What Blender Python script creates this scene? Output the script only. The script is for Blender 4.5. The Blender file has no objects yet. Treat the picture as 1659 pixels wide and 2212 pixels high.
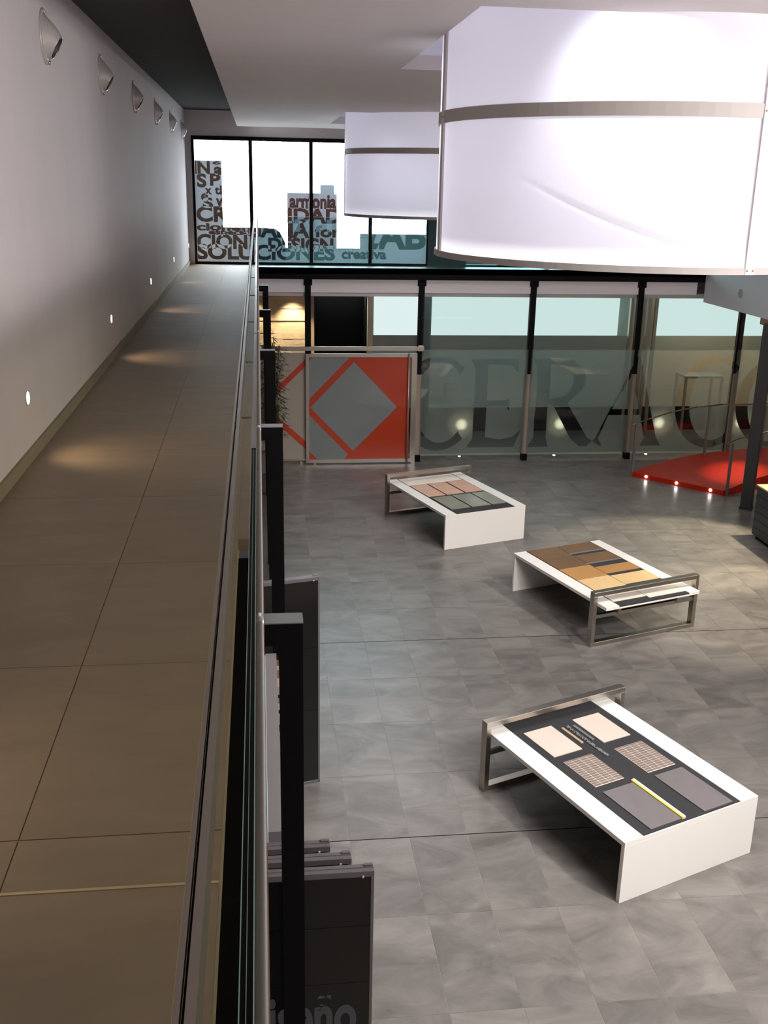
import bpy, bmesh, math, random
import numpy as np
from mathutils import Vector, Matrix
random.seed(4)
S = bpy.context.scene
C = S.collection
PI = math.pi
F = -4.0                                     # lower hall floor level (walkway floor is z = 0)

# ------------------------------------------------------------------ camera
def make_camera():
    f, W, H, slope = 2220.0, 1659.0, 2212.0, .0195
    Y = Vector((556-W/2, -(390-H/2), -f)).normalized()
    Z = Vector((1, -slope, 0)).cross(Y).normalized()
    if Z.y < 0: Z = -Z
    X = Y.cross(Z)
    R = Matrix((X, Y, Z))                    # camera -> world
    cd = bpy.data.cameras.new('camera'); co = bpy.data.objects.new('camera', cd); C.objects.link(co)
    cd.sensor_fit = 'HORIZONTAL'; cd.sensor_width = 36; cd.lens = f/W*36
    cd.clip_start = .05; cd.clip_end = 300
    m = R.to_4x4(); m.translation = (0, 0, 1.6); co.matrix_world = m
    S.camera = co
make_camera()

# ------------------------------------------------------------------ world, lights, exposure
S.view_settings.view_transform = 'Standard'; S.view_settings.look = 'None'
S.view_settings.exposure = 0.0; S.view_settings.gamma = 1.0; S.view_settings.use_curve_mapping = False
w = bpy.data.worlds.new('sky'); S.world = w; w.use_nodes = True
bg = w.node_tree.nodes['Background']; bg.inputs[0].default_value = (.86, .93, 1.0, 1); bg.inputs[1].default_value = 11.0

def area(name, loc, sx, sy, power, col, rot=(0, 0, 0), shape='RECTANGLE', spread=PI):
    l = bpy.data.lights.new(name, 'AREA'); l.shape = shape; l.size = sx
    if shape in ('RECTANGLE', 'ELLIPSE'): l.size_y = sy
    l.energy = power; l.color = col; l.spread = spread
    o = bpy.data.objects.new(name, l); C.objects.link(o); o.location = loc; o.rotation_euler = rot
    return o
def spot(name, loc, tgt, power, col, ang=50, blend=.6, r=.04):
    l = bpy.data.lights.new(name, 'SPOT'); l.energy = power; l.color = col
    l.spot_size = math.radians(ang); l.spot_blend = blend; l.shadow_soft_size = r
    o = bpy.data.objects.new(name, l); C.objects.link(o); o.location = loc
    o.rotation_euler = (Vector(tgt)-Vector(loc)).to_track_quat('-Z', 'Y').to_euler()
    return o
def point(name, loc, power, col, r=.1):
    l = bpy.data.lights.new(name, 'POINT'); l.energy = power; l.color = col; l.shadow_soft_size = r
    o = bpy.data.objects.new(name, l); C.objects.link(o); o.location = loc; return o
NEUT = (1.0, .95, .90); COOL = (.92, .91, 1.0); WARM = (1.0, .78, .48)
# hall lights: open bottoms of the drum lamps, spotlights at the right, added fills
area('drum_downlight', (2.75, 7.6, 1.25), 2.5, 2.5, 110, NEUT, shape='DISK')
area('drum_downlight', (2.8, 16.65, 1.25), 2.5, 2.5, 45, NEUT, shape='DISK')
spot('hall_spotlight', (5.6, 3.6, 2.3), (3.6, 8.2, F), 1500, NEUT, 75, .9, .28)
spot('hall_spotlight', (7.2, 9.3, 2.3), (4.2, 15.0, F), 1350, NEUT, 62, .9, .28)
area('soffit_fill', (9.7, 8.0, .55), 1.0, 11, 560, (1, .95, .92), rot=(0, PI, 0))  # unseen uplight added only to brighten the soffit
area('walkway_fill', (4.6, .2, 2.3), 2.4, 1.4, 230, (1, .95, .93), rot=(math.radians(-8), math.radians(38), 0))  # added fill out of view, lifts the left wall and walkway
area('wall_fill', (4.9, 3.0, 1.7), 1.6, 1.2, 235, (1, .95, .94), rot=(math.radians(74), 0, math.radians(50)))  # unseen fill aimed at the left wall, no fixture there
for yy in (6.12, 9.75, 13.46, 17.24, 20.98, 2.4):          # foot lights in the walkway wall
    spot('foot_light_beam', (-1.30, yy, .37), (-.80, yy+.12, 0), 8, (1, .74, .45), 110, .9, .03)
for xx, yy in ((9.0, 15.4), (9.0, 13.0)):
    spot('bulkhead_beam', (xx, yy, -.72), (xx-1.9, yy-.3, F), 760, (1, .84, .58), 54, .35, .05)
spot('ramp_beam', (9.6, 18.6, -.75), (9.40, 18.8, F), 420, (1, .85, .7), 30, .9, .05)
spot('stone_wall_beam', (.72, 22.98, -.64), (.75, 23.3, -2.1), 180, WARM, 75, .8, .03)
spot('stone_wall_beam', (-.15, 22.98, -.64), (-.12, 23.3, -2.1), 90, WARM, 75, .8, .03)
for xx in (4.17, 6.30, 8.49, 10.33):
    spot('glass_glow_beam', (xx, 21.55, -3.3), (xx, 20.9, -3.22), 85, (1, .90, .66), 22, 1.0, .02)
    spot('glass_glow_beam', (xx, 21.55, -3.3), (xx, 20.9, -3.22), 14, (1, .86, .58), 52, 1.0, .02)
area('back_room_light', (6.5, 22.9, -.62), 8, .8, 24, (.80, .93, .95))
area('warm_room_light', (10.6, 22.7, -.62), 2.4, .6, 40, (1, .85, .55))
for xc, yc in ((2.75, 7.6), (2.8, 16.65)):
    for a, pw in ((-113, 11), (-20, 10), (160, 10), (70, 10)):
        ca, sa = math.cos(math.radians(a)), math.sin(math.radians(a))
        point('drum_bulb', (xc+.6*ca, yc+.6*sa, 1.62), pw, COOL, .12)
        spot('drum_spot', (xc+.98*ca, yc+.98*sa, 2.66), (xc+1.45*ca, yc+1.45*sa, 2.1), 62, COOL, 100, 1.0, .08)

# ------------------------------------------------------------------ materials
M = {}
def mat(name, col, rough=.5, metal=0., emis=None, es=0., noise=None, bump=0., bscale=60, spec=None, coat=0):
    m = bpy.data.materials.new(name); m.use_nodes = True; nt = m.node_tree; b = nt.nodes['Principled BSDF']
    b.inputs['Base Color'].default_value = (*col, 1); b.inputs['Roughness'].default_value = rough
    b.inputs['Metallic'].default_value = metal
    if spec is not None: b.inputs['Specular IOR Level'].default_value = spec
    if coat: b.inputs['Coat Weight'].default_value = coat; b.inputs['Coat Roughness'].default_value = .08
    if emis: b.inputs['Emission Color'].default_value = (*emis, 1); b.inputs['Emission Strength'].default_value = es
    geo = nt.nodes.new('ShaderNodeNewGeometry')
    if noise:
        scale, amt, stretch = noise
        mp = nt.nodes.new('ShaderNodeMapping'); mp.inputs['Scale'].default_value = stretch
        nt.links.new(geo.outputs['Position'], mp.inputs[0])
        oi = nt.nodes.new('ShaderNodeObjectInfo')
        mu = nt.nodes.new('ShaderNodeMath'); mu.operation = 'MULTIPLY'; mu.inputs[1].default_value = 37.0
        nt.links.new(oi.outputs['Random'], mu.inputs[0])
        va = nt.nodes.new('ShaderNodeVectorMath'); va.operation = 'ADD'
        nt.links.new(mp.outputs[0], va.inputs[0]); nt.links.new(mu.outputs[0], va.inputs[1])
        n = nt.nodes.new('ShaderNodeTexNoise'); n.inputs['Scale'].default_value = scale; n.inputs['Detail'].default_value = 6
        n.inputs['Roughness'].default_value = .62; n.inputs['Distortion'].default_value = .9
        nt.links.new(va.outputs[0], n.inputs['Vector'])
        mr = nt.nodes.new('ShaderNodeMapRange'); mr.inputs[1].default_value = .3; mr.inputs[2].default_value = .72
        mr.inputs[3].default_value = 1-amt; mr.inputs[4].default_value = 1+amt
        nt.links.new(n.outputs[0], mr.inputs[0])
        m2 = nt.nodes.new('ShaderNodeMath'); m2.operation = 'MULTIPLY_ADD'; m2.inputs[1].default_value = amt*.35; 
        nt.links.new(oi.outputs['Random'], m2.inputs[0]); nt.links.new(mr.outputs[0], m2.inputs[2])
        hs = nt.nodes.new('ShaderNodeHueSaturation'); hs.inputs['Color'].default_value = (*col, 1)
        nt.links.new(m2.outputs[0], hs.inputs['Value']); nt.links.new(hs.outputs[0], b.inputs['Base Color'])
    if bump:
        n = nt.nodes.new('ShaderNodeTexNoise'); n.inputs['Scale'].default_value = bscale; n.inputs['Detail'].default_value = 4
        nt.links.new(geo.outputs['Position'], n.inputs['Vector'])
        bp = nt.nodes.new('ShaderNodeBump'); bp.inputs['Strength'].default_value = bump; bp.inputs['Distance'].default_value = .01
        nt.links.new(n.outputs[0], bp.inputs['Height']); nt.links.new(bp.outputs[0], b.inputs['Normal'])
    M[name] = m; return m
def mixmat(name, parts, fres=None):
    """parts: list of (kind, color, weight[, roughness]); weights are mixed in turn; fres adds a fresnel reflection."""
    m = bpy.data.materials.new(name); m.use_nodes = True; nt = m.node_tree
    for n in list(nt.nodes): nt.nodes.remove(n)
    out = nt.nodes.new('ShaderNodeOutputMaterial'); cur = None; tot = 0
    for p in parts:
        sh = nt.nodes.new({'T': 'ShaderNodeBsdfTransparent', 'D': 'ShaderNodeBsdfDiffuse', 'L': 'ShaderNodeBsdfTranslucent'}[p[0]])
        sh.inputs[0].default_value = (*p[1], 1); tot += p[2]
        if cur is None: cur = sh.outputs[0]
        else:
            mx = nt.nodes.new('ShaderNodeMixShader'); mx.inputs[0].default_value = p[2]/tot
            nt.links.new(cur, mx.inputs[1]); nt.links.new(sh.outputs[0], mx.inputs[2]); cur = mx.outputs[0]
    if fres:
        g = nt.nodes.new('ShaderNodeBsdfGlossy'); g.inputs['Roughness'].default_value = fres[1]
        fr = nt.nodes.new('ShaderNodeFresnel'); fr.inputs[0].default_value = fres[0]
        mx = nt.nodes.new('ShaderNodeMixShader'); nt.links.new(fr.outputs[0], mx.inputs[0])
        nt.links.new(cur, mx.inputs[1]); nt.links.new(g.outputs[0], mx.inputs[2]); cur = mx.outputs[0]
    nt.links.new(cur, out.inputs[0]); M[name] = m; return m
def emat(name, col, s):
    m = bpy.data.materials.new(name); m.use_nodes = True; nt = m.node_tree
    for n in list(nt.nodes): nt.nodes.remove(n)
    out = nt.nodes.new('ShaderNodeOutputMaterial'); e = nt.nodes.new('ShaderNodeEmission')
    e.inputs[0].default_value = (*col, 1); e.inputs[1].default_value = s
    nt.links.new(e.outputs[0], out.inputs[0]); M[name] = m; return m

mat('wall_paint', (.58, .53, .525), .75, noise=(1.3, .03, (1, 1, .35)))
mat('soffit_paint', (.66, .60, .58), .7, noise=(.7, .03, (.3, 2.2, 1)))
mat('coffer_paint', (.85, .85, .92), .7, noise=(1, .01, (1, 1, 1)))
mat('dark_ceiling', (.030, .030, .031), .9, bump=.1, bscale=90)
mat('stone_floor', (.235, .180, .125), .55, noise=(2.3, .10, (1, 2.6, 1)), bump=.04)
mat('stone_skirting', (.235, .195, .130), .6, noise=(2.3, .10, (1, 1, 1)))
mat('brass_strip', (.55, .42, .26), .4, .2)
mat('slate_tile', (.172, .160, .150), .33, noise=(1.5, .38, (1, 1.9, 1)), bump=.08, bscale=30, spec=.4)
mat('grout', (.38, .345, .31), .8)
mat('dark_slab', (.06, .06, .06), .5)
mat('black_steel', (.0035, .0032, .004), .5, spec=.12)
mat('black_top', (.16, .16, .17), .5)
mat('void_black', (.005, .005, .005), .8, spec=.05)
mat('brushed_steel', (.50, .46, .41), .30, 1.0, bump=.02, bscale=200)
mat('chrome', (.62, .60, .60), .12, 1.0)
mat('satin_chrome', (.44, .41, .38), .28, .65)
mat('cap_chrome', (.55, .54, .54), .16, 1.0)
mat('tube_metal', (.20, .185, .18), .5, .3)
mat('white_laminate', (.86, .84, .80), .35)
mat('edge_laminate', (.50, .56, .60), .5)
mat('felt', (.030, .030, .033), .95, bump=.4, bscale=350)
mat('cream_tile', (.66, .575, .50), .5, noise=(3, .03, (1, 1, 1)))
mat('ivory_tile', (.80, .74, .64), .4, noise=(3, .03, (1, 1, 1)))
mat('pink_tile', (.60, .36, .26), .5, noise=(2.5, .09, (1, 3.5, 1)))
mat('glass_tile', (.165, .14, .09), .12, noise=(2, .1, (1, 1, 1)))
mat('dark_tile', (.17, .155, .16), .4, noise=(3, .06, (1, 1, 1)))
mat('mosaic_tile', (.21, .17, .16), .4, noise=(6, .16, (1, 1, 1)))
mat('mosaic_grout', (.85, .72, .58), .8)
mat('brown_tile', (.165, .092, .042), .38, noise=(2.2, .14, (1, 1, 1)))
mat('ochre_tile', (.44, .225, .075), .4, noise=(2.4, .10, (1, 1, 1)))
mat('sand_tile', (.72, .50, .24), .4, noise=(2.4, .06, (1, 1, 1)))
mat('silver_strip', (.34, .35, .37), .35, .6)
mat('yellow_edge', (.80, .62, .10), .4)
mat('bead_chip', (.22, .22, .24), .5, noise=(90, .6, (1, 1, 1)))
mat('red_gloss', (.50, .020, .006), .45, spec=.22)
mat('copper_rail', (.26, .14, .09), .35, .5)
mat('red_film', (.46, .042, .009), .3, coat=.25)
mat('grey_film', (.205, .23, .23), .35, coat=.5)
mat('beige_film', (.40, .35, .29), .5, coat=.3)
mat('red_stripe', (.55, .05, .02), .4)
mat('beige_wall', (.50, .40, .28), .8)
mat('taupe_wall', (.155, .125, .09), .8, noise=(2, .05, (1, 1, 1)))
mat('split_stone', (.68, .56, .40), .8, noise=(5, .16, (1, 1, 2.5)), bump=.4, bscale=25)
mat('blue_grey_paint', (.80, .80, .82), .6)
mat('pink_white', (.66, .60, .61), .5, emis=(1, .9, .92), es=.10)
mat('teal_wall', (.29, .37, .37), .6)
mat('grey_band', (.22, .225, .205), .6)
mat('landing_floor', (.10, .15, .15), .4)
mat('green_dark', (.035, .055, .052), .4)
emat('backlit_cyan', (.75, .89, .87), .98)
emat('lamp_white', (1, .97, .93), 14)
emat('lamp_small', (1, .97, .95), 30)
emat('lamp_warm', (1, .8, .5), 9)
emat('cyan_edge', (.55, .95, .95), .75)
mat('col_dark', (.035, .055, .058), .6)
mat('post_beige', (.34, .27, .215), .5)
mat('leaf', (.030, .050, .016), .6); mat('stalk', (.10, .10, .04), .6)
mat('cabinet_grey', (.040, .043, .045), .5); mat('cabinet_top', (.42, .36, .25), .5)
mat('board_black', (.005, .005, .005), .12, spec=.35); mat('board_frame', (.12, .108, .112), .4); mat('board_print', (.07, .075, .085), .5)
mat('rack_grey', (.21, .19, .195), .6)
mat('brown_building', (.010, .0045, .004), .9, spec=0); mat('grey_building', (.020, .025, .03), .9, spec=0); mat('teal_far', (.012, .020, .020), .9, spec=0)
mat('wall_out', (.0095, .0062, .0045), .9, spec=0); mat('van_paint', (.003, .0045, .0055), .9, spec=0)
mat('ring_metal', (.46, .42, .40), .6)
mat('rib_metal', (.62, .57, .56), .6)
mat('sconce', (.50, .46, .43), .4, .2); mat('sconce_in', (.05, .04, .05), .6)
mat('wood', (.35, .16, .07), .5)
mixmat('fabric', [('L', (.93, .93, 1.0), .55), ('D', (.86, .84, .88), .45)])
mixmat('clear_glass', [('T', (.93, .97, .96), 1)], fres=(1.45, .0))
mixmat('window_glass', [('T', (.96, .98, .98), 1)], fres=(1.18, .0))
mixmat('guard_glass', [('T', (.78, .88, .88), 1)], fres=(1.2, .0))
mixmat('rail_glass', [('T', (.70, .70, .62), 1)], fres=(1.45, .0))
mixmat('glass_edge', [('T', (.5, .7, .6), .35), ('D', (.45, .75, .62), .65)], fres=(1.4, .1))
mixmat('window_film', [('T', (1, 1, 1), .47), ('L', (.78, .88, 1.0), .06), ('D', (.40, .38, .37), .47)])
mixmat('shop_film', [('T', (1, 1, 1), .52), ('L', (.80, .82, .78), .22), ('D', (.35, .34, .29), .26)])

# ------------------------------------------------------------------ helpers
def tag(o, label=None, cat=None, group=None, kind=None):
    if label: o['label'] = label
    if cat: o['category'] = cat
    if group: o['group'] = group
    if kind: o['kind'] = kind
    return o
def empty(name, loc=(0, 0, 0), rz=0, label=None, cat=None, group=None, kind=None):
    o = bpy.data.objects.new(name, None); C.objects.link(o); o.location = loc; o.rotation_euler = (0, 0, rz)
    o.empty_display_size = .1
    return tag(o, label, cat, group, kind)
class MB:
    def __init__(s): s.v = []; s.f = []; s.mi = []
    def add(s, vs, fs, k=0):
        n = len(s.v); s.v += [tuple(v) for v in vs]; s.f += [tuple(i+n for i in f) for f in fs]; s.mi += [k]*len(fs); return s
    def box(s, x0, x1, y0, y1, z0, z1, k=0):
        v = [(x, y, z) for z in (z0, z1) for y in (y0, y1) for x in (x0, x1)]
        return s.add(v, [(0, 2, 3, 1), (4, 5, 7, 6), (0, 1, 5, 4), (2, 6, 7, 3), (0, 4, 6, 2), (1, 3, 7, 5)], k)
    def tube(s, p, q, r, n=12, k=0, cap=True, r2=None):
        p, q = Vector(p), Vector(q); d = (q-p).normalized(); a = d.orthogonal().normalized(); b = d.cross(a)
        r2 = r if r2 is None else r2
        v = [p+(a*math.cos(2*PI*i/n)+b*math.sin(2*PI*i/n))*r for i in range(n)]
        v += [q+(a*math.cos(2*PI*i/n)+b*math.sin(2*PI*i/n))*r2 for i in range(n)]
        f = [(i, (i+1) % n, n+(i+1) % n, n+i) for i in range(n)]
        if cap: f += [tuple(range(n-1, -1, -1)), tuple(range(n, 2*n))]
        return s.add(v, f, k)
    def path(s, pts, r, n=8, k=0):
        for a, b in zip(pts, pts[1:]): s.tube(a, b, r, n, k)
        return s
    def prism(s, poly, y0, y1, k=0):          # polygon in (x, z), thickness along y
        n = len(poly)
        v = [(x, y0, z) for x, z in poly]+[(x, y1, z) for x, z in poly]
        f = [tuple(range(n)), tuple(range(2*n-1, n-1, -1))]+[(i, i+n, (i+1) % n+n, (i+1) % n) for i in range(n)]
        return s.add(v, f, k)
    def lathe(s, prof, n=24, c=(0, 0, 0), k=0):   # profile (r, z) about z
        m = len(prof); v = []
        for i in range(n):
            a = 2*PI*i/n
            for r, z in prof: v.append((c[0]+r*math.cos(a), c[1]+r*math.sin(a), c[2]+z))
        f = [(i*m+j, ((i+1) % n)*m+j, ((i+1) % n)*m+j+1, i*m+j+1) for i in range(n) for j in range(m-1)]
        return s.add(v, f, k)
    def build(s, name, mats, parent=None, smooth=False, bevel=0, recalc=True):
        me = bpy.data.meshes.new(name); me.from_pydata(s.v, [], s.f)
        if not isinstance(mats, (list, tuple)): mats = [mats]
        for m in mats: me.materials.append(M[m])
        me.polygons.foreach_set('material_index', s.mi)
        if recalc or bevel:
            bm = bmesh.new(); bm.from_mesh(me)
            if recalc: bmesh.ops.recalc_face_normals(bm, faces=bm.faces)
            if bevel: bmesh.ops.bevel(bm, geom=bm.edges[:], offset=bevel, segments=1, affect='EDGES', clamp_overlap=True)
            bm.to_mesh(me); bm.free()
        if smooth: me.polygons.foreach_set('use_smooth', [True]*len(me.polygons))
        me.update()
        o = bpy.data.objects.new(name, me); C.objects.link(o)
        if parent: o.parent = parent
        return o
def box(name, x0, x1, y0, y1, z0, z1, m, parent=None, bevel=0):
    return MB().box(x0, x1, y0, y1, z0, z1).build(name, m, parent, bevel=bevel, recalc=False)
def copies(src, name, locs, parent):
    for l in locs:
        o = src.copy(); C.objects.link(o); o.location = l; o.parent = parent; o.name = name
def copy_tree(o, parent=None):
    c = o.copy(); C.objects.link(c); c.parent = parent
    for ch in list(o.children): copy_tree(ch, c)
    return c
def struct(o): o['kind'] = 'structure'; return o

# ------------------------------------------------------------------ room shell: upper level
WALL_X = -1.36
wl = struct(box('wall_left', -1.56, WALL_X, -3.5, 21.35, 0, 3.5, 'wall_paint'))
struct(box('baseboard_left', WALL_X, -1.342, -3.4, 21.2, 0, .075, 'stone_skirting'))
struct(box('wall_rear', -1.56, 14, -3.7, -3.5, F, 3.6, 'wall_paint'))
struct(box('wall_right', 13.9, 14.1, -3.5, 23.9, F, 3.6, 'wall_paint'))
struct(box('wall_back', -1.56, 14, 21.22, 21.4, -.5, -.121, 'dark_slab'))
struct(box('wall_back', -1.56, -1.25, 21.21, 21.4, -.12, 2.40, 'wall_paint'))
wb = struct(box('wall_back', -1.56, 14, 21.21, 21.4, 2.40, 3.6, 'wall_paint'))
struct(box('ceiling', -1.36, -.2, -3.5, 21.21, 2.86, 3.0, 'dark_ceiling'))
struct(box('ceiling', -.2, 14, -3.5, 21.21, 3.45, 3.6, 'coffer_paint'))
# white lowered soffit with two square openings
ZS = 2.56
H1 = (1.27, 4.45, 6.28, 9.75); H2 = (1.27, 4.45, 15.75, 18.95)
sf = MB()
X0, X1, Y0, Y1 = -.36, 13.9, -3.5, 20.62
sf.box(X0, H1[0], Y0, Y1, ZS, ZS+.12); sf.box(H1[1], X1, Y0, Y1, ZS, ZS+.12)
sf.box(H1[0], H1[1], Y0, H1[2], ZS, ZS+.12); sf.box(H1[0], H1[1], H1[3], H2[2], ZS, ZS+.12); sf.box(H1[0], H1[1], H2[3], Y1, ZS, ZS+.12)
so = struct(sf.build('ceiling_soffit', 'soffit_paint', recalc=False))
box('soffit_edge', -.36, -.34, -3.5, 20.62, ZS+.12, 2.86, 'soffit_paint', so)
box('soffit_edge', -.34, 13.9, 20.58, 20.62, ZS+.12, 3.45, 'soffit_paint', so)
for h in (H1, H2):
    cf = MB()
    for a in ((h[0]-.04, h[0], h[2]-.04, h[3]+.04), (h[1], h[1]+.04, h[2]-.04, h[3]+.04), (h[0], h[1], h[2]-.04, h[2]), (h[0], h[1], h[3], h[3]+.04)):
        cf.box(*a, ZS+.12, 3.45)
    cf.build('coffer', 'coffer_paint', so, recalc=False)

# walkway floor: slab + stone slabs set in it + brass threshold + black strip for the dark gap
wf = struct(box('floor_upper', -1.56, -.12, -3.5, 21.2, -.12, -.003, 'stone_skirting'))
rows = [-1.7, -.7, .3, 1.30, 2.31]+[3.30+1.0*i for i in range(18)]+[21.2]
for a, b in zip(rows, rows[1:]):
    if a < 2.1 < b:
        segs = ((a+.002, 2.094), (2.106, b-.002))
    else: segs = ((a+.002, b-.002),)
    for y0, y1 in segs:
        for x0, x1 in ((-1.36, -.632), (-.628, -.122)):
            box('tile', x0, x1, y0, y1, -.0028, 0, 'stone_floor', wf)
box('threshold_strip', -1.34, -.122, 2.0955, 2.1045, -.0028, .002, 'brass_strip', wf)
box('edge_strip', -.121, -.03, 4.6, 20.6, -.06, -.004, 'stone_floor', wf)
box('dark_gap_strip', -.121, -.012, -1, 4.6, -.12, -.10, 'void_black', wf)  # black strip painted in for the dark void seen down beside the glass
# landing in front of the far windows
struct(box('floor_upper', -.12, 13.9, 20.62, 21.2, -.12, 0, 'landing_floor'))

# ------------------------------------------------------------------ room shell: lower hall
fl = struct(box('floor', -1.5, 14, -3.5, 26.6, F-.2, F-.0025, 'grout'))
XT = [.18+.5345*i for i in range(19)]; YT = [11.96+1.035*i for i in range(-7, 10)]
XT = [.716-.5345+.5345*i for i in range(19)]
t0 = MB().box(-.2655, .2655, -.5155, .5155, -.0022, 0).build('tile', 'slate_tile', fl, recalc=False)
loc = [(x+.267, y+.5175, F) for x in XT for y in YT if y+1.0 < 21.6]
t0.location = loc[0]; copies(t0, 'tile', loc[1:288], fl)
for yj in (7.815, 11.955): box('expansion_joint', .18, 10.3, yj, yj+.009, F-.002, F+.0012, 'void_black', fl)
struct(box('wall_left_lower', -1.5, -1.36, -3.5, 23.9, F, -.13, 'void_black'))
bf = struct(box('floor_back_room', .0, 14, 21.46, 23.9, F-.011, F+.002, 'dark_slab'))
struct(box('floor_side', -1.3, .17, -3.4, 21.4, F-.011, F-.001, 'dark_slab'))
struct(box('wall_right_lower', 9.25, 9.45, -3.5, 16.95, F, -.62, 'taupe_wall'))
bk = struct(MB().box(9.1, 9.3, -3.5, 20.62, -.62, .35).build('wall_bulkhead', 'blue_grey_paint'))
MB().tube((9.099, 18.975, -.28), (9.085, 18.975, -.28), .085, 24).build('round_plate', 'ring_metal', bk)
tag(box('wooden_bracket', 9.12, 9.36, 17.75, 18.1, -.74, -.62, 'wood'), 'small orange brown wooden block under the lower edge of the grey bulkhead', 'bracket')

# ------------------------------------------------------------------ far upper windows with lettered film
def film_raster(items, x0, x1, z0, z1, cell, y, name, m, parents, font_offset=.042):
    nx, nz = int((x1-x0)/cell), int((z1-z0)/cell)
    mask = np.zeros((nz, nx), bool)
    gx = (np.arange(nx)+.5)*cell+x0; gz = (np.arange(nz)+.5)*cell+z0
    for it in items:
        if isinstance(it, dict):            # even-odd polygons
            sub = np.zeros_like(mask)
            for poly in it['polys']:
                P = np.array(poly); inside = np.zeros_like(mask)
                XX, ZZ = np.meshgrid(gx, gz)
                n = len(P)
                for i in range(n):
                    (ax, az), (bx, bz) = P[i], P[(i+1) % n]
                    if az == bz: continue
                    c = (az > ZZ) != (bz > ZZ)
                    inside ^= c & (XX < (bx-ax)*(ZZ-az)/(bz-az)+ax)
                if it.get('mode') == 'or': sub |= inside
                else: sub ^= inside
            mask ^= sub; continue
        txt, a, b, c0, c1 = it
        cu = bpy.data.curves.new('t', 'FONT'); cu.body = txt; cu.offset = font_offset; cu.resolution_u = 4
        ob = bpy.data.objects.new('t', cu); C.objects.link(ob)
        dg = bpy.context.evaluated_depsgraph_get(); ev = ob.evaluated_get(dg); me = ev.to_mesh()
        V = np.array([v.co[:2] for v in me.vertices]); me.calc_loop_triangles()
        T = [tuple(t.vertices) for t in me.loop_triangles]
        mn, mx = V.min(0), V.max(0)
        V = (V-mn)/(mx-mn)*np.array([b-a, c1-c0])+np.array([a, c0])
        sub = np.zeros_like(mask)
        for t in T:
            p = V[list(t)]; lo = p.min(0); hi = p.max(0)
            i0, i1 = np.searchsorted(gx, lo[0]), np.searchsorted(gx, hi[0]); j0, j1 = np.searchsorted(gz, lo[1]), np.searchsorted(gz, hi[1])
            if i1 <= i0 or j1 <= j0: continue
            X, Z = np.meshgrid(gx[i0:i1], gz[j0:j1])
            def e(u, v): return (v[0]-u[0])*(Z-u[1])-(v[1]-u[1])*(X-u[0])
            s1, s2, s3 = e(p[0], p[1]), e(p[1], p[2]), e(p[2], p[0])
            sub[j0:j1, i0:i1] |= ((s1 >= 0) & (s2 >= 0) & (s3 >= 0)) | ((s1 <= 0) & (s2 <= 0) & (s3 <= 0))
        mask ^= sub
        ev.to_mesh_clear(); bpy.data.objects.remove(ob); bpy.data.curves.remove(cu)
    for (xa, xb, par) in parents:
        mb = MB()
        ia, ib = max(0, int((xa-x0)/cell)), min(nx, int((xb-x0)/cell))
        prev = {}
        for j in range(nz):
            row = ~mask[j, ia:ib]; d = np.diff(np.concatenate(([0], row.astype(int), [0])))
            st, en = np.where(d == 1)[0], np.where(d == -1)[0]
            cur = {}
            for s_, e_ in zip(st, en):
                key = (s_, e_)
                cur[key] = prev.pop(key, j)
            for (s_, e_), js in prev.items():
                xs, xe = x0+(ia+s_)*cell, x0+(ia+e_)*cell
                mb.add([(xs, y, z0+js*cell), (xe, y, z0+js*cell), (xe, y, z0+j*cell), (xs, y, z0+j*cell)], [(0, 1, 2, 3)])
            prev = cur
        for (s_, e_), js in prev.items():
            xs, xe = x0+(ia+s_)*cell, x0+(ia+e_)*cell
            mb.add([(xs, y, z0+js*cell), (xe, y, z0+js*cell), (xe, y, z0+nz*cell), (xs, y, z0+nz*cell)], [(0, 1, 2, 3)])
        mb.build(name, m, par, recalc=False)

def wx(px): d = px-557; return .00893*d+1e-6*d*d
def wz(py, px): return (571.8+.01*(px-557)-py)/112.6
def cb(t, a, b, base, top, sc=4.608, ox=400, oy=280):      # text box measured on the photograph of the window
    pa, pb = ox+a/sc, ox+b/sc; ya, yb = oy+base/sc, oy+top/sc
    return (t, wx(pa), wx(pb), wz(ya, pa), wz(yb, pa))
c3 = dict(sc=4.1475, ox=700, oy=380)
texts = [cb('VIN', 230, 640, 215, 100), cb('MATERIAL', 690, 1560, 150, 90),
  cb('IN', 82, 250, 455, 335), cb('a', 290, 375, 462, 385), cb('6', 275, 360, 365, 330), cb('S', 112, 212, 585, 450), cb('P', 246, 352, 570, 450),
  cb('tl', 290, 365, 652, 565), cb('x', 190, 262, 650, 590), cb('e', 150, 225, 720, 640), cb('S', 165, 272, 785, 680), cb('v', 300, 372, 775, 690), cb('an', 465, 610, 785, 660), cb('g', 695, 792, 750, 655),
  cb('CREATIVIDAD', 95, 1560, 920, 765), cb('teoria', 690, 1010, 830, 735), cb('armonia', 1040, 1505, 785, 645),
  cb('ciones', 95, 620, 1005, 930), cb('especial', 215, 650, 1060, 990), cb('GAMA', 590, 1240, 1072, 900),
  cb('formas', 1290, 1860, 1070, 950), cb('CION', 92, 612, 1185, 1035), cb('DESIGN', 820, 1480, 1215, 1070), cb('SOLUCIONES', 88, 1495, 1292, 1135),
  cb('interior', 120, 690, 475, 350, **c3), cb('mas', 130, 400, 550, 475, **c3), cb('Z', 400, 500, 655, 400, **c3), cb('AB', 470, 910, 655, 400, **c3),
  cb('creativa', 160, 560, 745, 655, **c3), cb('es', 730, 915, 430, 360, **c3), cb('za', 125, 330, 655, 545, **c3)]
wins = []
wxs = [-1.25, -.125, 1.045, 2.225, 3.40]
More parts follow.
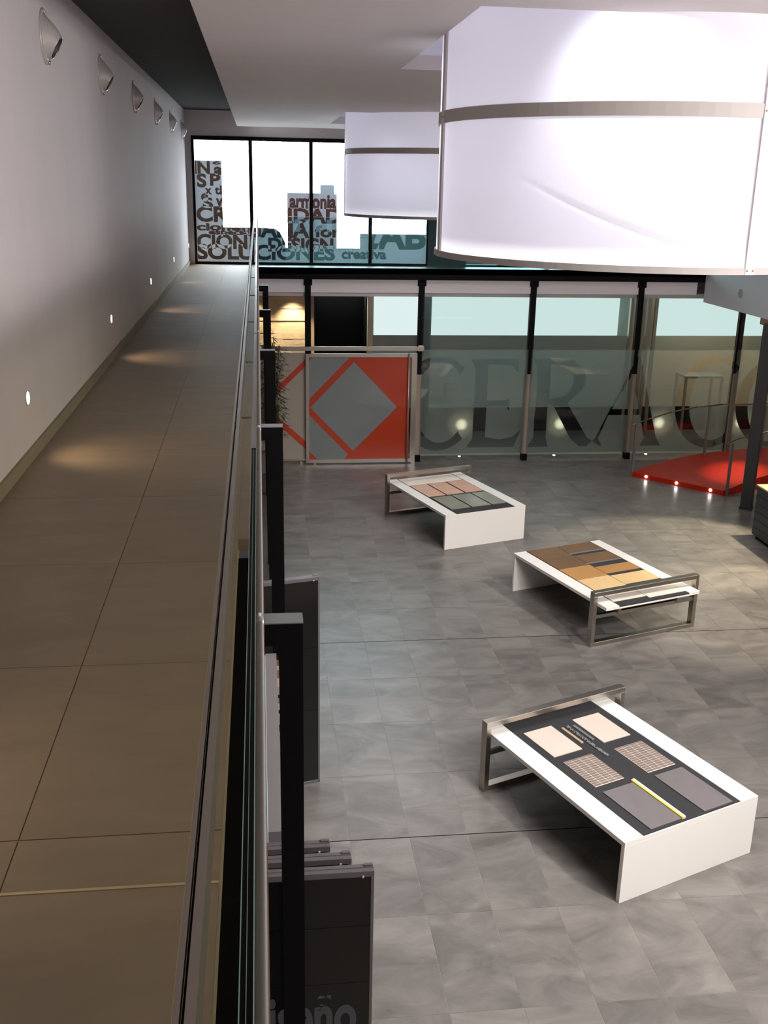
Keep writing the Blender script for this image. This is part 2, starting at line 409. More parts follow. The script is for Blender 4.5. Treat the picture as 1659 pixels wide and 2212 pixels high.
for i in range(4):
    e = empty('window_%d' % (i+1), (0, 0, 0), kind='structure')
    a, b = wxs[i], wxs[i+1]; fr = MB()
    fw = .035
    fr.box(a, b, 21.17, 21.25, .0, .055); fr.box(a, b, 21.17, 21.25, 2.325, 2.40)
    fr.box(a if i == 0 else a+.0, a+(.05 if i == 0 else fw), 21.17, 21.25, .055, 2.325); fr.box(b-fw, b, 21.17, 21.25, .055, 2.325)
    fr.build('frame', 'black_steel', e, recalc=False)
    box('pane', a+.03, b-.03, 21.215, 21.221, .05, 2.33, 'window_glass', e)
    wins.append((a+.03, b-.03, e))
film_raster(texts, -1.23, 3.38, .05, 2.33, .0085, 21.209, 'frosted_film', 'window_film', wins)
# wall and openings right of the lettered windows
wr = struct(MB().box(3.40, 14, 21.2, 21.35, .32, 2.40).box(3.40, 4.15, 21.2, 21.35, 0, .32).box(9.4, 14, 21.2, 21.35, 0, .32).build('wall_back_dark', 'green_dark', recalc=False))
for i, a in enumerate((4.15, 5.9, 7.65)):
    e = empty('window_%d' % (i+5), kind='structure')
    MB().box(a, a+1.75, 21.2, 21.26, .0, .04).box(a, a+1.75, 21.2, 21.26, .28, .32).box(a, a+.05, 21.2, 21.26, .04, .28).box(a+1.7, a+1.75, 21.2, 21.26, .04, .28).build('frame', 'green_dark', e, recalc=False)
    box('pane', a+.05, a+1.7, 21.22, 21.226, .04, .28, 'guard_glass', e)

# outside, seen through the windows
b_ = empty('apartment_block', (0, 0, 0), label='dark brown flat topped building with a roof box seen through the lettered window', cat='building')
box('wall', 1.17, 2.93, 40, 43, -4, 1.16, 'brown_building', b_); box('roof_box', 2.40, 2.86, 40.4, 41.5, 1.16, 1.49, 'grey_building', b_)
for i in range(4): box('window', 1.35+.4*i, 1.55+.4*i, 39.96, 40.05, -.2, .25, 'grey_building', b_)
tag(MB().box(-1.6, -.785, 24, 24.3, F, 1.92).box(-1.6, -.785, 24.0, 24.5, 1.92, 2.0).build('outbuilding', 'wall_out', recalc=False), 'brown outside wall behind the leftmost lettered window pane', 'building')
tag(MB().box(-2.2, .3, 29.6, 29.9, F, .35).build('garden_wall', 'wall_out', recalc=False), 'low brown wall outside behind the handrail end', 'wall')
vn = MB().prism([(.02, -2.5), (.02, .1), (.12, .30), (.25, .37), (.45, .37), (.58, .28), (.70, .05), (.72, -2.5)], 28, 29.0).build('parked_van', 'van_paint')
tag(vn, 'dark rounded vehicle roof outside, left of the brown building', 'vehicle')
tag(MB().box(.3, 9, 34, 34.4, F-2, -.45).build('far_wall', 'teal_far', recalc=False), 'low green grey wall outside behind the right lettered panes', 'wall')
tag(MB().box(3.0, 8, 31, 31.5, F-2, .15).build('far_hedge', 'teal_far', recalc=False), 'green grey block outside behind the rightmost lettered pane', 'wall')

# ------------------------------------------------------------------ steel beam, fascia, posts and glass front of the lower hall
struct(tag(box('steel_beam', -.10, 9.1, 20.62, 20.80, -.225, -.002, 'black_steel'), 'long black steel beam under the far upper windows', 'beam'))
gg = empty('glass_guard', label='greenish clear glass guard standing on the black beam', cat='guard')
for a, b in ((-.0, 1.8), (1.81, 3.6), (3.61, 5.4), (5.41, 7.2), (7.21, 9.08)):
    box('pane', a, b, 20.66, 20.67, 0.0, .95, 'guard_glass', gg)
PX = [.957, 3.25, 5.56, 7.84, 10.10]
fas = [(-.6, .957), (.957, 3.25), (3.25, 5.56), (5.56, 7.84), (7.84, 9.1)]
nm = ['left of the red door', 'above the red door', 'above the first big letters', 'above the letters R and A', 'at the grey bulkhead']
for (a, b), n in zip(fas, nm):
    tag(box('fascia_panel', a+.06, b-.06, 20.86, 20.90, -.50, -.232, 'pink_white'), 'pinkish white fascia panel under the black beam, '+n, 'panel', 'fascia panels under the beam')
nm = ['at the left edge of the red door', 'right of the red door', 'second to the right of the red door', 'third to the right of the red door', 'nearest the black column, behind the red ramp']
for i, x in enumerate(PX):
    e = empty('steel_post', (x, 20.84, F), label='black steel post of the glass front, '+nm[i], cat='post', group='posts of the glass front')
    top = 3.76 if i < 4 else 3.5
    if i == 0:
        box('shaft', -.06, .06, -.02, .08, 0, top, 'black_steel', e)
    else:
        box('shaft', -.06, .06, -.02, .08, 1.85 if i else 0, top, 'black_steel', e)
        tag(box('post_beige', -.06, .06, -.02, .08, .14, 1.85, 'post_beige', e), 'lower post in the beige tone it takes behind frosted film')  # post painted beige to imitate the veil of the frosted film
        box('shaft_edge', -.075, -.061, -.02, .08, .14, 1.85, 'black_steel', e)
        box('foot', -.06, .06, -.06, .08, 0, .14, 'black_steel', e)
    box('bracket', -.085, .085, -.04, .04, top-.12, top, 'black_steel', e)

# lettering polygons (measured on the photograph, converted to metres on the glass plane)
def gx_(x): return 3.04+(x/2.1297)*.00965+1.1e-7*(x/2.1297)**2*1.0
def gz_(y): return -3.83+(885-y)/2.1297*.00985
def ell(cx, cy, rx, ry, a0=0, a1=360, n=48):
    return [(cx+rx*math.cos(math.radians(a0+(a1-a0)*i/n)), cy+ry*math.sin(math.radians(a0+(a1-a0)*i/n))) for i in range(n+1)]
def cv(polys): return [[(gx_(x), gz_(y)) for x, y in p] for p in polys]
def letterC(ox):
    cx = 1442+ox
    return cv([ell(cx, 655, 178, 216, 48, 312)+[(cx+98, 520), (cx+90, 560)]+ell(cx+12, 650, 120, 185, 318, 42)[::1]+[(cx+98, 785)]])
L_E = cv([[(275, 858), (302, 815), (305, 500), (280, 452), (500, 450), (508, 520), (470, 480), (362, 476), (362, 640), (455, 640), (470, 615), (470, 690), (455, 668), (362, 668), (362, 810), (430, 822), (490, 810), (530, 778), (500, 858)]])
L_R = cv([[(565, 858), (592, 815), (595, 500), (570, 452), (700, 450)]+ell(705, 547, 118, 97, -90, 60, 20)+[(745, 655), (850, 815), (915, 858), (815, 858), (770, 820), (680, 668), (652, 660), (652, 815), (665, 858)],
          [(655, 476), (690, 476)]+ell(692, 552, 75, 76, -90, 90, 20)+[(655, 635)]])
L_A = cv([[(850, 858), (890, 820), (1062, 440), (1075, 440), (1185, 815), (1212, 858), (1110, 858), (1128, 820), (1098, 712), (945, 712), (905, 820), (925, 858)], [(960, 684), (1090, 684), (1040, 530)]])
L_O = cv([ell(1750, 655, 190, 216), ell(1750, 655, 130, 190)])
letters = [dict(polys=p) for p in (letterC(-1307), L_E, L_R, L_A, letterC(0), L_O)]
gp = [(3.25, 5.56, 'glass panel with the big letters C and E, right of the red door'), (5.56, 7.84, 'glass panel with the big letters R and A in clear glass on frosted film'),
      (7.84, 10.04, 'glass panel with the big letters A and C, behind the red ramp'), (10.04, 12.0, 'glass panel at the right end of the glass front, behind the black column')]
pars = []
for a, b, lb in gp:
    e = empty('glazed_partition', label=lb, cat='partition', group='panels of the glass front')
    box('pane', a+.03, b-.03, 20.79, 20.80, -3.86, -.50, 'clear_glass', e); pars.append((a+.035, b-.035, e))
film_raster(letters, 3.25, 12.0, -3.835, -1.63, .0085, 20.803, 'frosted_film', 'shop_film', pars)

# red sliding door
d = empty('sliding_door', label='wide sliding door with steel frame, red panel and grey diamond', cat='door')
x0, x1, z0, z1 = .90, 3.10, -3.975, -1.70
box('panel', x0+.05, x1-.06, 20.70, 20.72, z0+.05, z1-.04, 'red_film', d)
def dx(x): return .965+(x-497)/3.95*.00952
def dz(y): return -3.925+(1690-y)/3.95*.00985
def sticker(pts, m='grey_film', n='grey_shape'): return MB().prism([(dx(x), dz(y)) for x, y in pts], 20.697, 20.6995).build(n, m, d)
tag(sticker([(878, 865), (1250, 1240), (875, 1608), (507, 1240)], n='diamond'), 'grey diamond')
tag(sticker([(532, 822), (845, 822), (497, 1172), (497, 858)]), 'grey shape above the diamond')
tag(sticker([(497, 1302), (832, 1640), (788, 1690), (578, 1690), (497, 1610)]), 'grey shape below the diamond')
fr = MB(); fr.box(x0, x1, 20.68, 20.74, z1-.07, z1); fr.box(x0, x1, 20.68, 20.74, z0, z0+.075); fr.box(x0, x0+.065, 20.68, 20.74, z0+.075, z1-.07)
fr.box(x1-.035, x1, 20.68, 20.74, z0+.075, z1-.07)
fr.build('frame', 'brushed_steel', d, recalc=False)
box('jamb', x1+.0, x1+.08, 20.72, 20.78, F, z1, 'brushed_steel', d)
MB().tube((x1-.10, 20.63, z0+.0), (x1-.10, 20.63, z1+.02), .016).tube((x1-.10, 20.63, -2.0), (x1-.10, 20.70, -2.0), .012).tube((x1-.10, 20.63, -3.7), (x1-.10, 20.70, -3.7), .012).build('handle', 'satin_chrome', d, smooth=True)
for xx in (x0-.1, x0+.18): MB().box(xx-.02, xx+.02, 20.66, 20.70, F, F+.06).build('floor_guide', 'brushed_steel', d)
tag(MB().box(.02, 3.31, 20.70, 20.76, -1.64, -1.56).box(.02, .12, 20.76, 20.82, -1.66, -1.54).box(3.2, 3.3, 20.76, 20.82, -1.66, -1.54).build('door_track', 'brushed_steel', recalc=False), 'horizontal brushed steel track above the red sliding door', 'track')
p = empty('fixed_panel', label='beige glass panel with two red diagonal stripes, left of the red door', cat='panel')
box('pane', .0, .90, 20.77, 20.785, -3.90, -1.69, 'beige_film', p)
def st(pts): MB().prism([(dx(x), dz(y)) for x, y in pts], 20.764, 20.769).build('stripe', 'red_stripe', p)
st([(475, 840), (475, 900), (120, 1235), (120, 1175)]); st([(120, 1225), (475, 1535), (475, 1600), (120, 1285)])
box('bottom_rail', .0, .90, 20.76, 20.80, -3.94, -3.90, 'brushed_steel', p)

# ------------------------------------------------------------------ room behind the glass
box_st = struct(box('ceiling_back_room', -1.36, 14, 20.92, 23.9, -.58, -.505, 'soffit_paint'))
struct(MB().box(2.56, 14, 23.5, 23.7, F, -3.42, 3).box(2.56, 9.0, 23.5, 23.7, -3.42, -2.07, 0).box(9.0, 14, 23.5, 23.7, -3.42, -2.07, 2)
       .box(2.56, 14, 23.5, 23.7, -2.07, -1.722, 1).build('wall_back_room', ['teal_wall', 'grey_band', 'beige_wall', 'void_black'], recalc=False))
struct(box('wall_back_room', 2.56, 14, 23.5, 23.7, -.738, -.58, 'teal_wall'))
struct(box('wall_back_room', 2.56, 14, 23.6, 23.7, -1.722, -.738, 'teal_wall'))
for a, b in ((2.58, 4.93), (4.935, 6.97), (6.975, 8.35), (9.15, 11.0), (11.005, 13)):
    tag(box('backlit_panel', a, b, 23.52, 23.56, -1.72, -.74, 'backlit_cyan'), 'backlit pale cyan panel on far wall, '+{2.58: 'above the red door', 4.935: 'above the letter E', 6.975: 'above the letters R and A', 9.15: 'above the red ramp', 11.005: 'beside the black column'}[a], 'light panel', 'backlit cyan panels')
tag(MB().tube((3.72, 23.2, F), (3.72, 23.2, -.58), .135, 24).build('round_column', 'col_dark', smooth=True), 'dark round column before the cyan panels, right of the red door', 'column')
e = empty('steel_rack', (8.72, 22.9, F), label='tall steel rack with narrow beige boards before the cyan panels', cat='rack')
for xx in (-.30, .0, .12, .28): box('upright', xx-.035, xx+.035, -.05, .05, 0, 3.35, 'brushed_steel', e)
box('board', -.26, -.05, -.02, .02, 2.1, 3.3, 'beige_wall', e); box('board', .17, .24, -.02, .02, 2.1, 3.3, 'beige_wall', e)
e = empty('steel_table', (9.9, 22.2, F), label='steel framed high table behind the glass, right of the last big letter', cat='table')
box('table_top', -.45, .45, -.3, .3, 1.55, 1.60, 'brushed_steel', e)
for a, b in ((-.42, -.27), (.42, -.27), (-.42, .27), (.42, .27)): box('leg', a-.025, a+.025, b-.025, b+.025, 0, 1.55, 'brushed_steel', e)
# dark doorway and stone wall at left
wp = struct(MB().box(1.02, 1.22, 23.5, 23.7, F, -.58).box(1.22, 2.56, 23.5, 23.7, -.85, -.58).box(2.44, 2.56, 23.5, 23.7, F, -.85).build('wall_doorway', 'beige_wall', recalc=False))
dd = empty('door_1', kind='structure')
MB().box(1.22, 2.44, 24.3, 24.35, F, -.85).box(1.22, 1.24, 23.7, 24.3, F, -.85).box(2.42, 2.44, 23.7, 24.3, F, -.85).build('opening', 'void_black', dd, recalc=False)
sw = struct(box('wall_stone', -1.36, 1.02, 23.42, 23.7, F, -.58, 'beige_wall'))
z = -2.6
rr = random.Random(7)
while z < -.72:
    h = .135 if z < -1 else .15; x = -.9-rr.random()*.4
    while x < 1.0:
        L = rr.uniform(.35, .8); xe = min(x+L, 1.01)
        if xe-x > .06:
            dp = rr.uniform(.03, .055); box('stone', x+.002, xe-.002, 23.42-dp, 23.42, z+.002, z+h-.002, 'split_stone', sw)
        x += L
    z += h
tag(MB().tube((.72, 23.0, -.58), (.72, 23.0, -.53), .05, 16).build('ceiling_spotlight', 'lamp_warm'), 'small round ceiling spotlight over the split stone wall', 'spotlight')
# bamboo
bb = empty('bamboo_plant', (.2, 20.2, F), label='tall bamboo plant with thin leaves behind the black posts, left of the red door', cat='plant')
MB().box(-.22, .22, -.16, .16, 0, .38).box(-.19, .19, -.13, .13, .38, .40).build('planter', 'board_frame', bb, recalc=False)
stl = MB(); lv = MB(); rr = random.Random(3)
for i in range(12):
    bx, by = rr.uniform(-.15, .15), rr.uniform(-.1, .1); tx, ty = bx+rr.uniform(-.12, .22), by+rr.uniform(-.1, .1); hh = rr.uniform(2.1, 2.9)
    pts = [Vector((bx+(tx-bx)*t*t, by+(ty-by)*t*t, .38+(hh-.38)*t)) for t in (0, .25, .5, .75, 1)]
    stl.path(pts, .008, 6)
    for k in range(110):
        t = rr.uniform(.15, 1); q = Vector((bx+(tx-bx)*t*t, by+(ty-by)*t*t, .38+(hh-.38)*t)); a = rr.uniform(0, 2*PI)
        q += Vector((math.cos(a), math.sin(a), 0))*rr.uniform(0, .16)
        dr = Vector((math.cos(a), math.sin(a), rr.uniform(-.7, .3))).normalized(); L = rr.uniform(.10, .19); sd = dr.cross(Vector((0, 0, 1))).normalized()*.011
        lv.add([q, q+dr*L*.35+sd, q+dr*L+Vector((0, 0, -.02)), q+dr*L*.35-sd], [(0, 1, 2, 3)])
stl.build('stalks', 'stalk', bb); tag(lv.build('leaves', 'leaf', bb, recalc=False), kind='stuff')
# in-ground lamps behind the glass
nm = ['by the letter C, right of the red door', 'by the letter R', 'by the letter A behind the red ramp']
for xx, n in zip((4.22, 6.32, 8.40), nm):
    e = empty('floor_lamp', (xx, 21.15, F), label='small in-ground lamp behind glass front, '+n, cat='lamp', group='in-ground lamps at the glass front')
    MB().tube((0, 0, .0), (0, 0, .012), .06, 20).build('ring', 'brushed_steel', e); MB().tube((0, 0, .012), (0, 0, .018), .028, 16).build('lens', 'lamp_warm', e)

# ------------------------------------------------------------------ wall fittings of the walkway
nm = ['nearest the camera', 'second from the camera', 'third from the camera', 'fourth from the camera', 'farthest, beside the window']
for yy, n in zip((6.12, 9.75, 13.46, 17.24, 20.98), nm):
    e = empty('foot_light', (WALL_X, yy, .366), label='small round white foot light low on the left wall, '+n, cat='light', group='foot lights in the left wall')
    MB().tube((0, 0, 0), (.006, 0, 0), .045, 24).build('ring', 'rib_metal', e); MB().tube((.006, 0, 0), (.009, 0, 0), .034, 24).build('lens', 'lamp_white', e)
def make_sconce(loc, label):
    e = empty('wall_sconce', loc, label=label, cat='wall lamp', group='oval spotlights high on the left wall')
    n = 28
    def ring(c, r, ax):
        ax = Vector(ax).normalized(); u = Vector((0, 1, 0)); u = (u-ax*u.dot(ax)).normalized(); v = ax.cross(u)
        return [Vector(c)+(u*math.cos(2*PI*i/n)+v*math.sin(2*PI*i/n))*r for i in range(n)]
    def loft(rings, name, m):
        mb = MB(); vs = [p for r in rings for p in r]
        mb.add(vs, [(j*n+i, j*n+(i+1) % n, (j+1)*n+(i+1) % n, (j+1)*n+i) for j in range(len(rings)-1) for i in range(n)])
        return mb.build(name, m, e, smooth=True)
    X = (1, 0, 0); N = (.87, .02, -.47)
    loft([ring((0, 0, 0), .172, X), ring((.008, 0, 0), .172, X), ring((.013, 0, 0), .165, X), ring((.013, 0, 0), .150, X), ring((.006, 0, 0), .146, X)], 'plate', 'sconce')
    oc = Vector((.070, .030, -.062))
    loft([ring((.006, 0, -.004), .143, X), ring((.012, 0, -.006), .138, X), ring((.030, .006, -.022), .118, (.98, .01, -.16)), ring((.052, .018, -.044), .096, (.92, .02, -.38)), ring(oc, .076, N)], 'body', 'sconce')
    loft([ring(oc, .076, N), ring(oc+Vector(N)*.004, .073, N), ring(oc-Vector(N)*.0, .069, N)], 'rim', 'chrome')
    inn = loft([ring(oc, .069, N), ring(oc-Vector(N)*.05, .055, N), ring(oc-Vector(N)*.052, .002, N)], 'reflector', 'sconce_in')
    MB().tube((.012, 0, -.155), (.026, 0, -.155), .014, 12).build('screw', 'chrome', e, smooth=True)
    return e
nm = ['nearest, at the top left of the picture', 'second from the camera', 'third from the camera', 'fourth from the camera', 'fifth from the camera', 'farthest, by the window']
for i, n in enumerate(nm): make_sconce((WALL_X, 7.52+2.555*i, 2.465), 'projecting spotlight high on left wall, '+n)

# ------------------------------------------------------------------ balustrade and handrail
for i in range(12):
    a = .40+1.78*i; b = min(a+1.765, 20.55)
    if i == 0: a = -.9; b = 2.165
    if b-a < .2: continue
    e = empty('balustrade_panel', label='clear glass balustrade panel of the walkway, number %s from the camera' % ['one', 'two', 'three', 'four', 'five', 'six', 'seven', 'eight', 'nine', 'ten', 'eleven', 'twelve'][i],
              cat='balustrade', group='glass panels of the walkway balustrade')
    o = MB().box(-.0237, -.0126, a, b, -.11, 1.035).build('pane', ['rail_glass', 'glass_edge'], e, recalc=False)
    o.data.polygons[1].material_index = 1
    cp = MB()
    cp.box(-.0237, -.0228, a, b, 1.0352, 1.05, 1); cp.box(-.0135, -.0126, a, b, 1.0352, 1.05, 1); cp.box(-.0186, -.0181, a, b, 1.0352, 1.0502, 1)
    cp.box(-.0228, -.0186, a, b, 1.0352, 1.048, 0); cp.box(-.0181, -.0135, a, b, 1.0352, 1.048, 0)
    cp.build('cap', ['cap_chrome', 'glass_edge'] if i else ['black_steel', 'glass_edge'], e, recalc=False)
    if i: box('joint_piece', -.0235, -.0128, a-.016, a-.0005, .99, 1.046, 'void_black', e)
hr = empty('handrail', label='flat satin metal handrail with a dark groove along the walkway side', cat='handrail')
MB().box(-.0810, -.0757, -.9, 20.6, .935, .95).box(-.0715, -.062, -.9, 20.6, .89, .95).box(-.0757, -.0715, -.9, 20.6, .89, .925).build('rail', 'satin_chrome', hr, recalc=False)
box('groove', -.0757, -.0715, -.9, 20.6, .925, .932, 'void_black', hr)
box('rail_edge', -.0818, -.0811, -.9, 20.6, .94, .9505, 'brass_strip', hr)
for yy in (3.15, 4.18, 5.43, 6.73, 8.0, 9.3, 10.6, 12, 13.4, 14.8, 16.2, 17.6, 19):
    MB().tube((-.062, yy, .90), (-.0238, yy, .90), .0035, 8).build('bracket', 'tube_metal', hr, smooth=True)
    MB().tube((-.085, yy, .94), (-.0819, yy, .94), .003, 8).build('knob', 'chrome', hr, smooth=True)
tr = empty('guard_tube', label='slim chrome tube running along the outer face of the glass balustrade', cat='rail')
MB().tube((-.0080, -.9, 1.0), (-.0080, 20.55, 1.0), .0055, 16).build('tube', 'tube_metal', tr, smooth=True)
for yy in (1.35, 2.55, 4.3, 6.1, 7.9): MB().tube((-.0080, yy, 1.0), (-.0080, yy+.03, 1.0), .0060, 16).build('sleeve_joint', 'satin_chrome', tr, smooth=True)
box('rail_seal', -.0024, -.0016, -.9, 20.55, .985, .992, 'wood', tr)

# ------------------------------------------------------------------ black portal columns under the walkway edge
nm = ['nearest', 'second', 'third', 'fourth', 'farthest']
for i, yy in enumerate((3.95, 7.55, 11.2, 14.87, 18.5)):
    e = empty('portal_column', (.105, yy, F), label='square black steel column with arm at the walkway edge, %s from the camera' % nm[i], cat='column', group='black columns along the walkway')
    box('shaft', -.05, .05, 0, .1, 0, 3.845, 'black_steel', e); tag(box('top_plate', -1.2, .052, -.002, .102, 3.845, 3.85, 'black_top', e), 'grey top face')
    box('arm', -1.2, -.05, 0, .1, 3.745, 3.845, 'black_steel', e)

# ------------------------------------------------------------------ display boards at the walkway edge
def board(x1, yb, label, rz=0, x0=-.45, th=.064, text=False, tiles=(-2.19, -2.56, -3.2), h=2.155):
    e = empty('display_board', (x1, yb, F), rz, label=label, cat='display board', group='swinging tile display boards')
    W = x0-x1
    for k, (y0, y1) in enumerate(((-.032, -.002), (.004, .032))):
        fr = MB(); fr.box(W, 0, y0, y1, h-.035, h); fr.box(-.018, 0, y0, y1, .0, h-.035); fr.box(W, 0, y0, y1, 0, .03)
        fr.build('frame', 'board_frame', e, recalc=False, bevel=.0015)
    box('core', W+.01, -.004, -.0022, .004, 0.0, h-.004, 'board_frame', e)
    zs = [h-.035]+[z_-F for z_ in tiles]+[.03]
    for a, b in zip(zs[1:], zs): box('tile', W+.002, -.0185, -.029, -.0025, a+.0015, b-.0015, 'board_black', e)
    MB().box(-.05, -.005, .01, .03, h, h+.008).build('pivot_cap', 'board_frame', e)
    MB().tube((-.06, -.04, h-.03), (-.06, -.032, h-.03), .006, 8).build('pin', 'rib_metal', e)
    if text:
        cu = bpy.data.curves.new('word', 'FONT'); cu.body = 'dise\u00f1o'; cu.size = .40; cu.offset = .012; cu.extrude = .0004; cu.resolution_u = 5
        ob = bpy.data.objects.new('t', cu); C.objects.link(ob)
        dg = bpy.context.evaluated_depsgraph_get(); me = bpy.data.meshes.new_from_object(ob.evaluated_get(dg))
        bpy.data.objects.remove(ob)
        xs = [v.co.x for v in me.vertices]; xm, wd = max(xs), max(xs)-min(xs); s = .60/wd
        for v in me.vertices: v.co = Vector(((v.co.x-xm)*s-.085, -.0305-v.co.z, v.co.y*s*1.75+1.10))
        me.materials.clear(); me.materials.append(M['board_print'])
        t = bpy.data.objects.new('lettering', me); C.objects.link(t); t.parent = e; tag(t, 'grey word disen\u0303o'.replace('n\u0303', '\u00f1'))
    return e
board(.546, 4.57, 'black glossy display board with grey lettering at the bottom, front of the three near boards', text=True)
board(.436, 4.685, 'black display board with grey top rails, middle of the three near boards')
board(.329, 4.80, 'black display board with grey top rails, rearmost and shortest of the three near boards')
b1 = board(.495, 8.82, 'glossy black framed display board standing alone beyond the near boards', rz=math.radians(14), x0=-.2, tiles=(-2.55, -3.2))
# sample rack under the walkway edge
rk = empty('sample_rack', (0, 0, F), label='long grey tile sample rack with a cyan lit edge beside the near black column', cat='rack')
box('body', -.006, .082, 5.15, 7.53, 0, 2.0, 'rack_grey', rk)
box('light_edge', -.020, -.0065, 5.6, 7.5, 1.2, 2.0, 'cyan_edge', rk)
rr = random.Random(5); y = 5.15
while y < 7.48:
    L = rr.choice((.05, .08, .11)); m_ = rr.choice(('void_black', 'post_beige', 'brown_tile', 'wood', 'void_black', 'rack_grey'))
    box('sample', .082, .098, y, min(7.53, y+L)-.004, 1.6, 2.0, m_, rk); y += L

# ------------------------------------------------------------------ drum lamps
def make_drum(xc, yc, label, crease, ribs):
    r, zb, zm, zt = 1.45, 1.115, 2.045, 3.05
    e = empty('drum_lamp', (xc, yc, zb), label=label, cat='lamp', group='large drum lamps')
    angs = sorted(ribs)
    N = 240
    def wall(z0, z1, name, nz, m='fabric'):
        for k in range(len(angs)):
            a0, a1 = angs[k], angs[(k+1) % len(angs)]
            if a1 <= a0: a1 += 360
            n = max(8, int((a1-a0)*1.2)); mb = MB(); vs = []
            for j in range(nz+1):
                for i in range(n+1):
                    A = a0+(a1-a0)*i/n; z = z0+(z1-z0)*j/nz; rr_ = r
                    if crease:
                        c0, zc0, c1, zc1 = crease
                        A_ = A if A < 180 else A-360
                        t = (A_-c0)/(c1-c0)
                        if 0 < t < 1:
                            dz_ = z-(zc0+(zc1-zc0)*t-.03*math.sin(PI*t))
                            rr_ += .026*math.exp(-(dz_/.018)**2)*math.sin(PI*t)**.5
                    vs.append((rr_*math.cos(math.radians(A)), rr_*math.sin(math.radians(A)), z-zb))
            mb.add(vs, [(j*(n+1)+i, j*(n+1)+i+1, (j+1)*(n+1)+i+1, (j+1)*(n+1)+i) for j in range(nz) for i in range(n)])
            mb.build(name, m, e, smooth=True, recalc=False)
    wall(zb+.03, zm-.038, 'fabric_panel', 60 if crease else 2); 
    cr = crease; crease = None
    wall(zm+.038, zt, 'fabric_panel', 2)
    def hoop(z0, z1, ro, ri, name):
        MB().lathe([(ri, z0-zb), (ro, z0-zb), (ro, z1-zb), (ri, z1-zb), (ri, z0-zb)], 96).build(name, 'ring_metal', e, smooth=False)
    hoop(zm-.04, zm+.04, r+.012, r-.01, 'middle_band'); hoop(zb-.012, zb+.03, r+.014, r-.02, 'bottom_ring'); hoop(zt, zt+.03, r+.01, r-.02, 'top_ring')
    for A in angs:
        a = math.radians(A)
        rb = MB().box(r+.001, r+.016, -.032, .032, -.012, zt-zb).build('rib', 'rib_metal', e, recalc=False); rb.rotation_euler = (0, 0, a)
        for zz in (.012, .93):
            for s in (-1, 1):
                q = MB().tube((r+.016, .02*s, zz), (r+.019, .02*s, zz), .006, 8).build('screw', 'board_frame', rb)
    for A in (0, 60, 120, 180, 240, 300):   # hangers to the coffer
        a = math.radians(A); MB().tube((1.4*math.cos(a), 1.4*math.sin(a), zt+.03-zb), (1.4*math.cos(a), 1.4*math.sin(a), 3.45-zb), .006, 8).build('hanger', 'chrome', e)
    return e
make_drum(2.75, 7.6, 'huge white fabric drum lamp at the upper right with a creased lower panel', (-140, 1.655, -88, 1.19), (-177.5, -80.5, 3, 90))
make_drum(2.8, 16.65, 'white fabric drum lamp hanging farther back before the lettered windows', None, (-190, -50, 20, 100))

# ------------------------------------------------------------------ display tables
TW, TH = 1.5, .58
def make_table(A, deg, L, vf, label, strips=None, rec=(.2, 1.3)):
    e = empty('display_table', (A[0], A[1], F), math.radians(deg), label=label, cat='table', group='white display tables with steel frames')
    t = .042
    for a, b, n in ((0, rec[0], 'side_board'), (rec[1], TW, 'side_board')):
        MB().box(a, b, 0, L, TH-t, TH).build(n, 'white_laminate', e, bevel=.001)
    box('under_board', rec[0]+.0005, rec[1]-.0005, .012, L, TH-t, TH-.0205, 'white_laminate', e)
    box('underside_shade', .012, TW-.012, .045, L-.012, TH-t-.010, TH-t-.0005, 'void_black', e)  # black panel added to deepen the shade under the table
    tag(box('felt_inlay', rec[0]+.001, rec[1]-.001, .012, L-.001, TH-.02, TH-.006, 'felt', e), 'dark felt inlay')
    box('lip', rec[0], rec[1], 0, .0115, TH-t, TH-.005, 'white_laminate', e)
    MB().box(0, TW, 0, .04, 0, TH-t-.0003).build('end_panel', 'white_laminate', e, bevel=.001)
    x0, x1, zt, w_, dp = -.095, 1.60, .745, .055, .085
    MB().box(x0, x0+w_, vf, vf+dp, 0, zt-w_).build('frame_leg', 'brushed_steel', e, bevel=.002)
    MB().box(x1-w_, x1, vf, vf+dp, 0, zt-w_).build('frame_leg', 'brushed_steel', e, bevel=.002)
    MB().box(x0, x1, vf, vf+dp, zt-w_, zt).build('frame_top_rail', 'brushed_steel', e, bevel=.002)
    MB().box(x0+w_, x1-w_, vf, vf+dp, 0, w_).build('frame_foot_rail', 'brushed_steel', e, bevel=.002)
    MB().box(x0+w_, x1-w_, vf+.02, vf+.065, .38, .43).build('frame_cross_rail', 'brushed_steel', e, bevel=.002)
    for xx in (.25, 1.2): box('support_block', xx, xx+.05, vf-.08, vf+.14, .43, TH-t-.011, 'brushed_steel', e)
    return e
def on_table(A, deg, name, u0, u1, v0, v1, m, label, cat, group, th=.010, z=TH-.006, builder=None):
    a = math.radians(deg); cu, cv_ = (u0+u1)/2, (v0+v1)/2
    loc = (A[0]+cu*math.cos(a)-cv_*math.sin(a), A[1]+cu*math.sin(a)+cv_*math.cos(a), F+z)
    hu, hv = (u1-u0)/2, (v1-v0)/2
    if builder: o = builder(hu, hv, th)
    else: o = MB().box(-hu, hu, -hv, hv, 0, th).build(name, m, bevel=.001)
    o.location = loc; o.rotation_euler = (0, 0, a); tag(o, label, cat, group); return o
A3, G3 = (2.841, 6.773), 21.6
A1, G1 = (2.879, 15.32), 18.6
A2, G2 = (4.978, 14.02), 198.5
make_table(A3, G3, 2.07, 1.86, 'large white display table in the foreground with tile samples on dark felt')
make_table(A1, G1, 2.20, 1.97, 'white display table farthest back, with pink and glass tile samples')
make_table(A2, G2, 2.18, 1.965, 'white display table in the middle with brown and ochre tiles, frame end towards the camera', rec=(.17, 1.30))
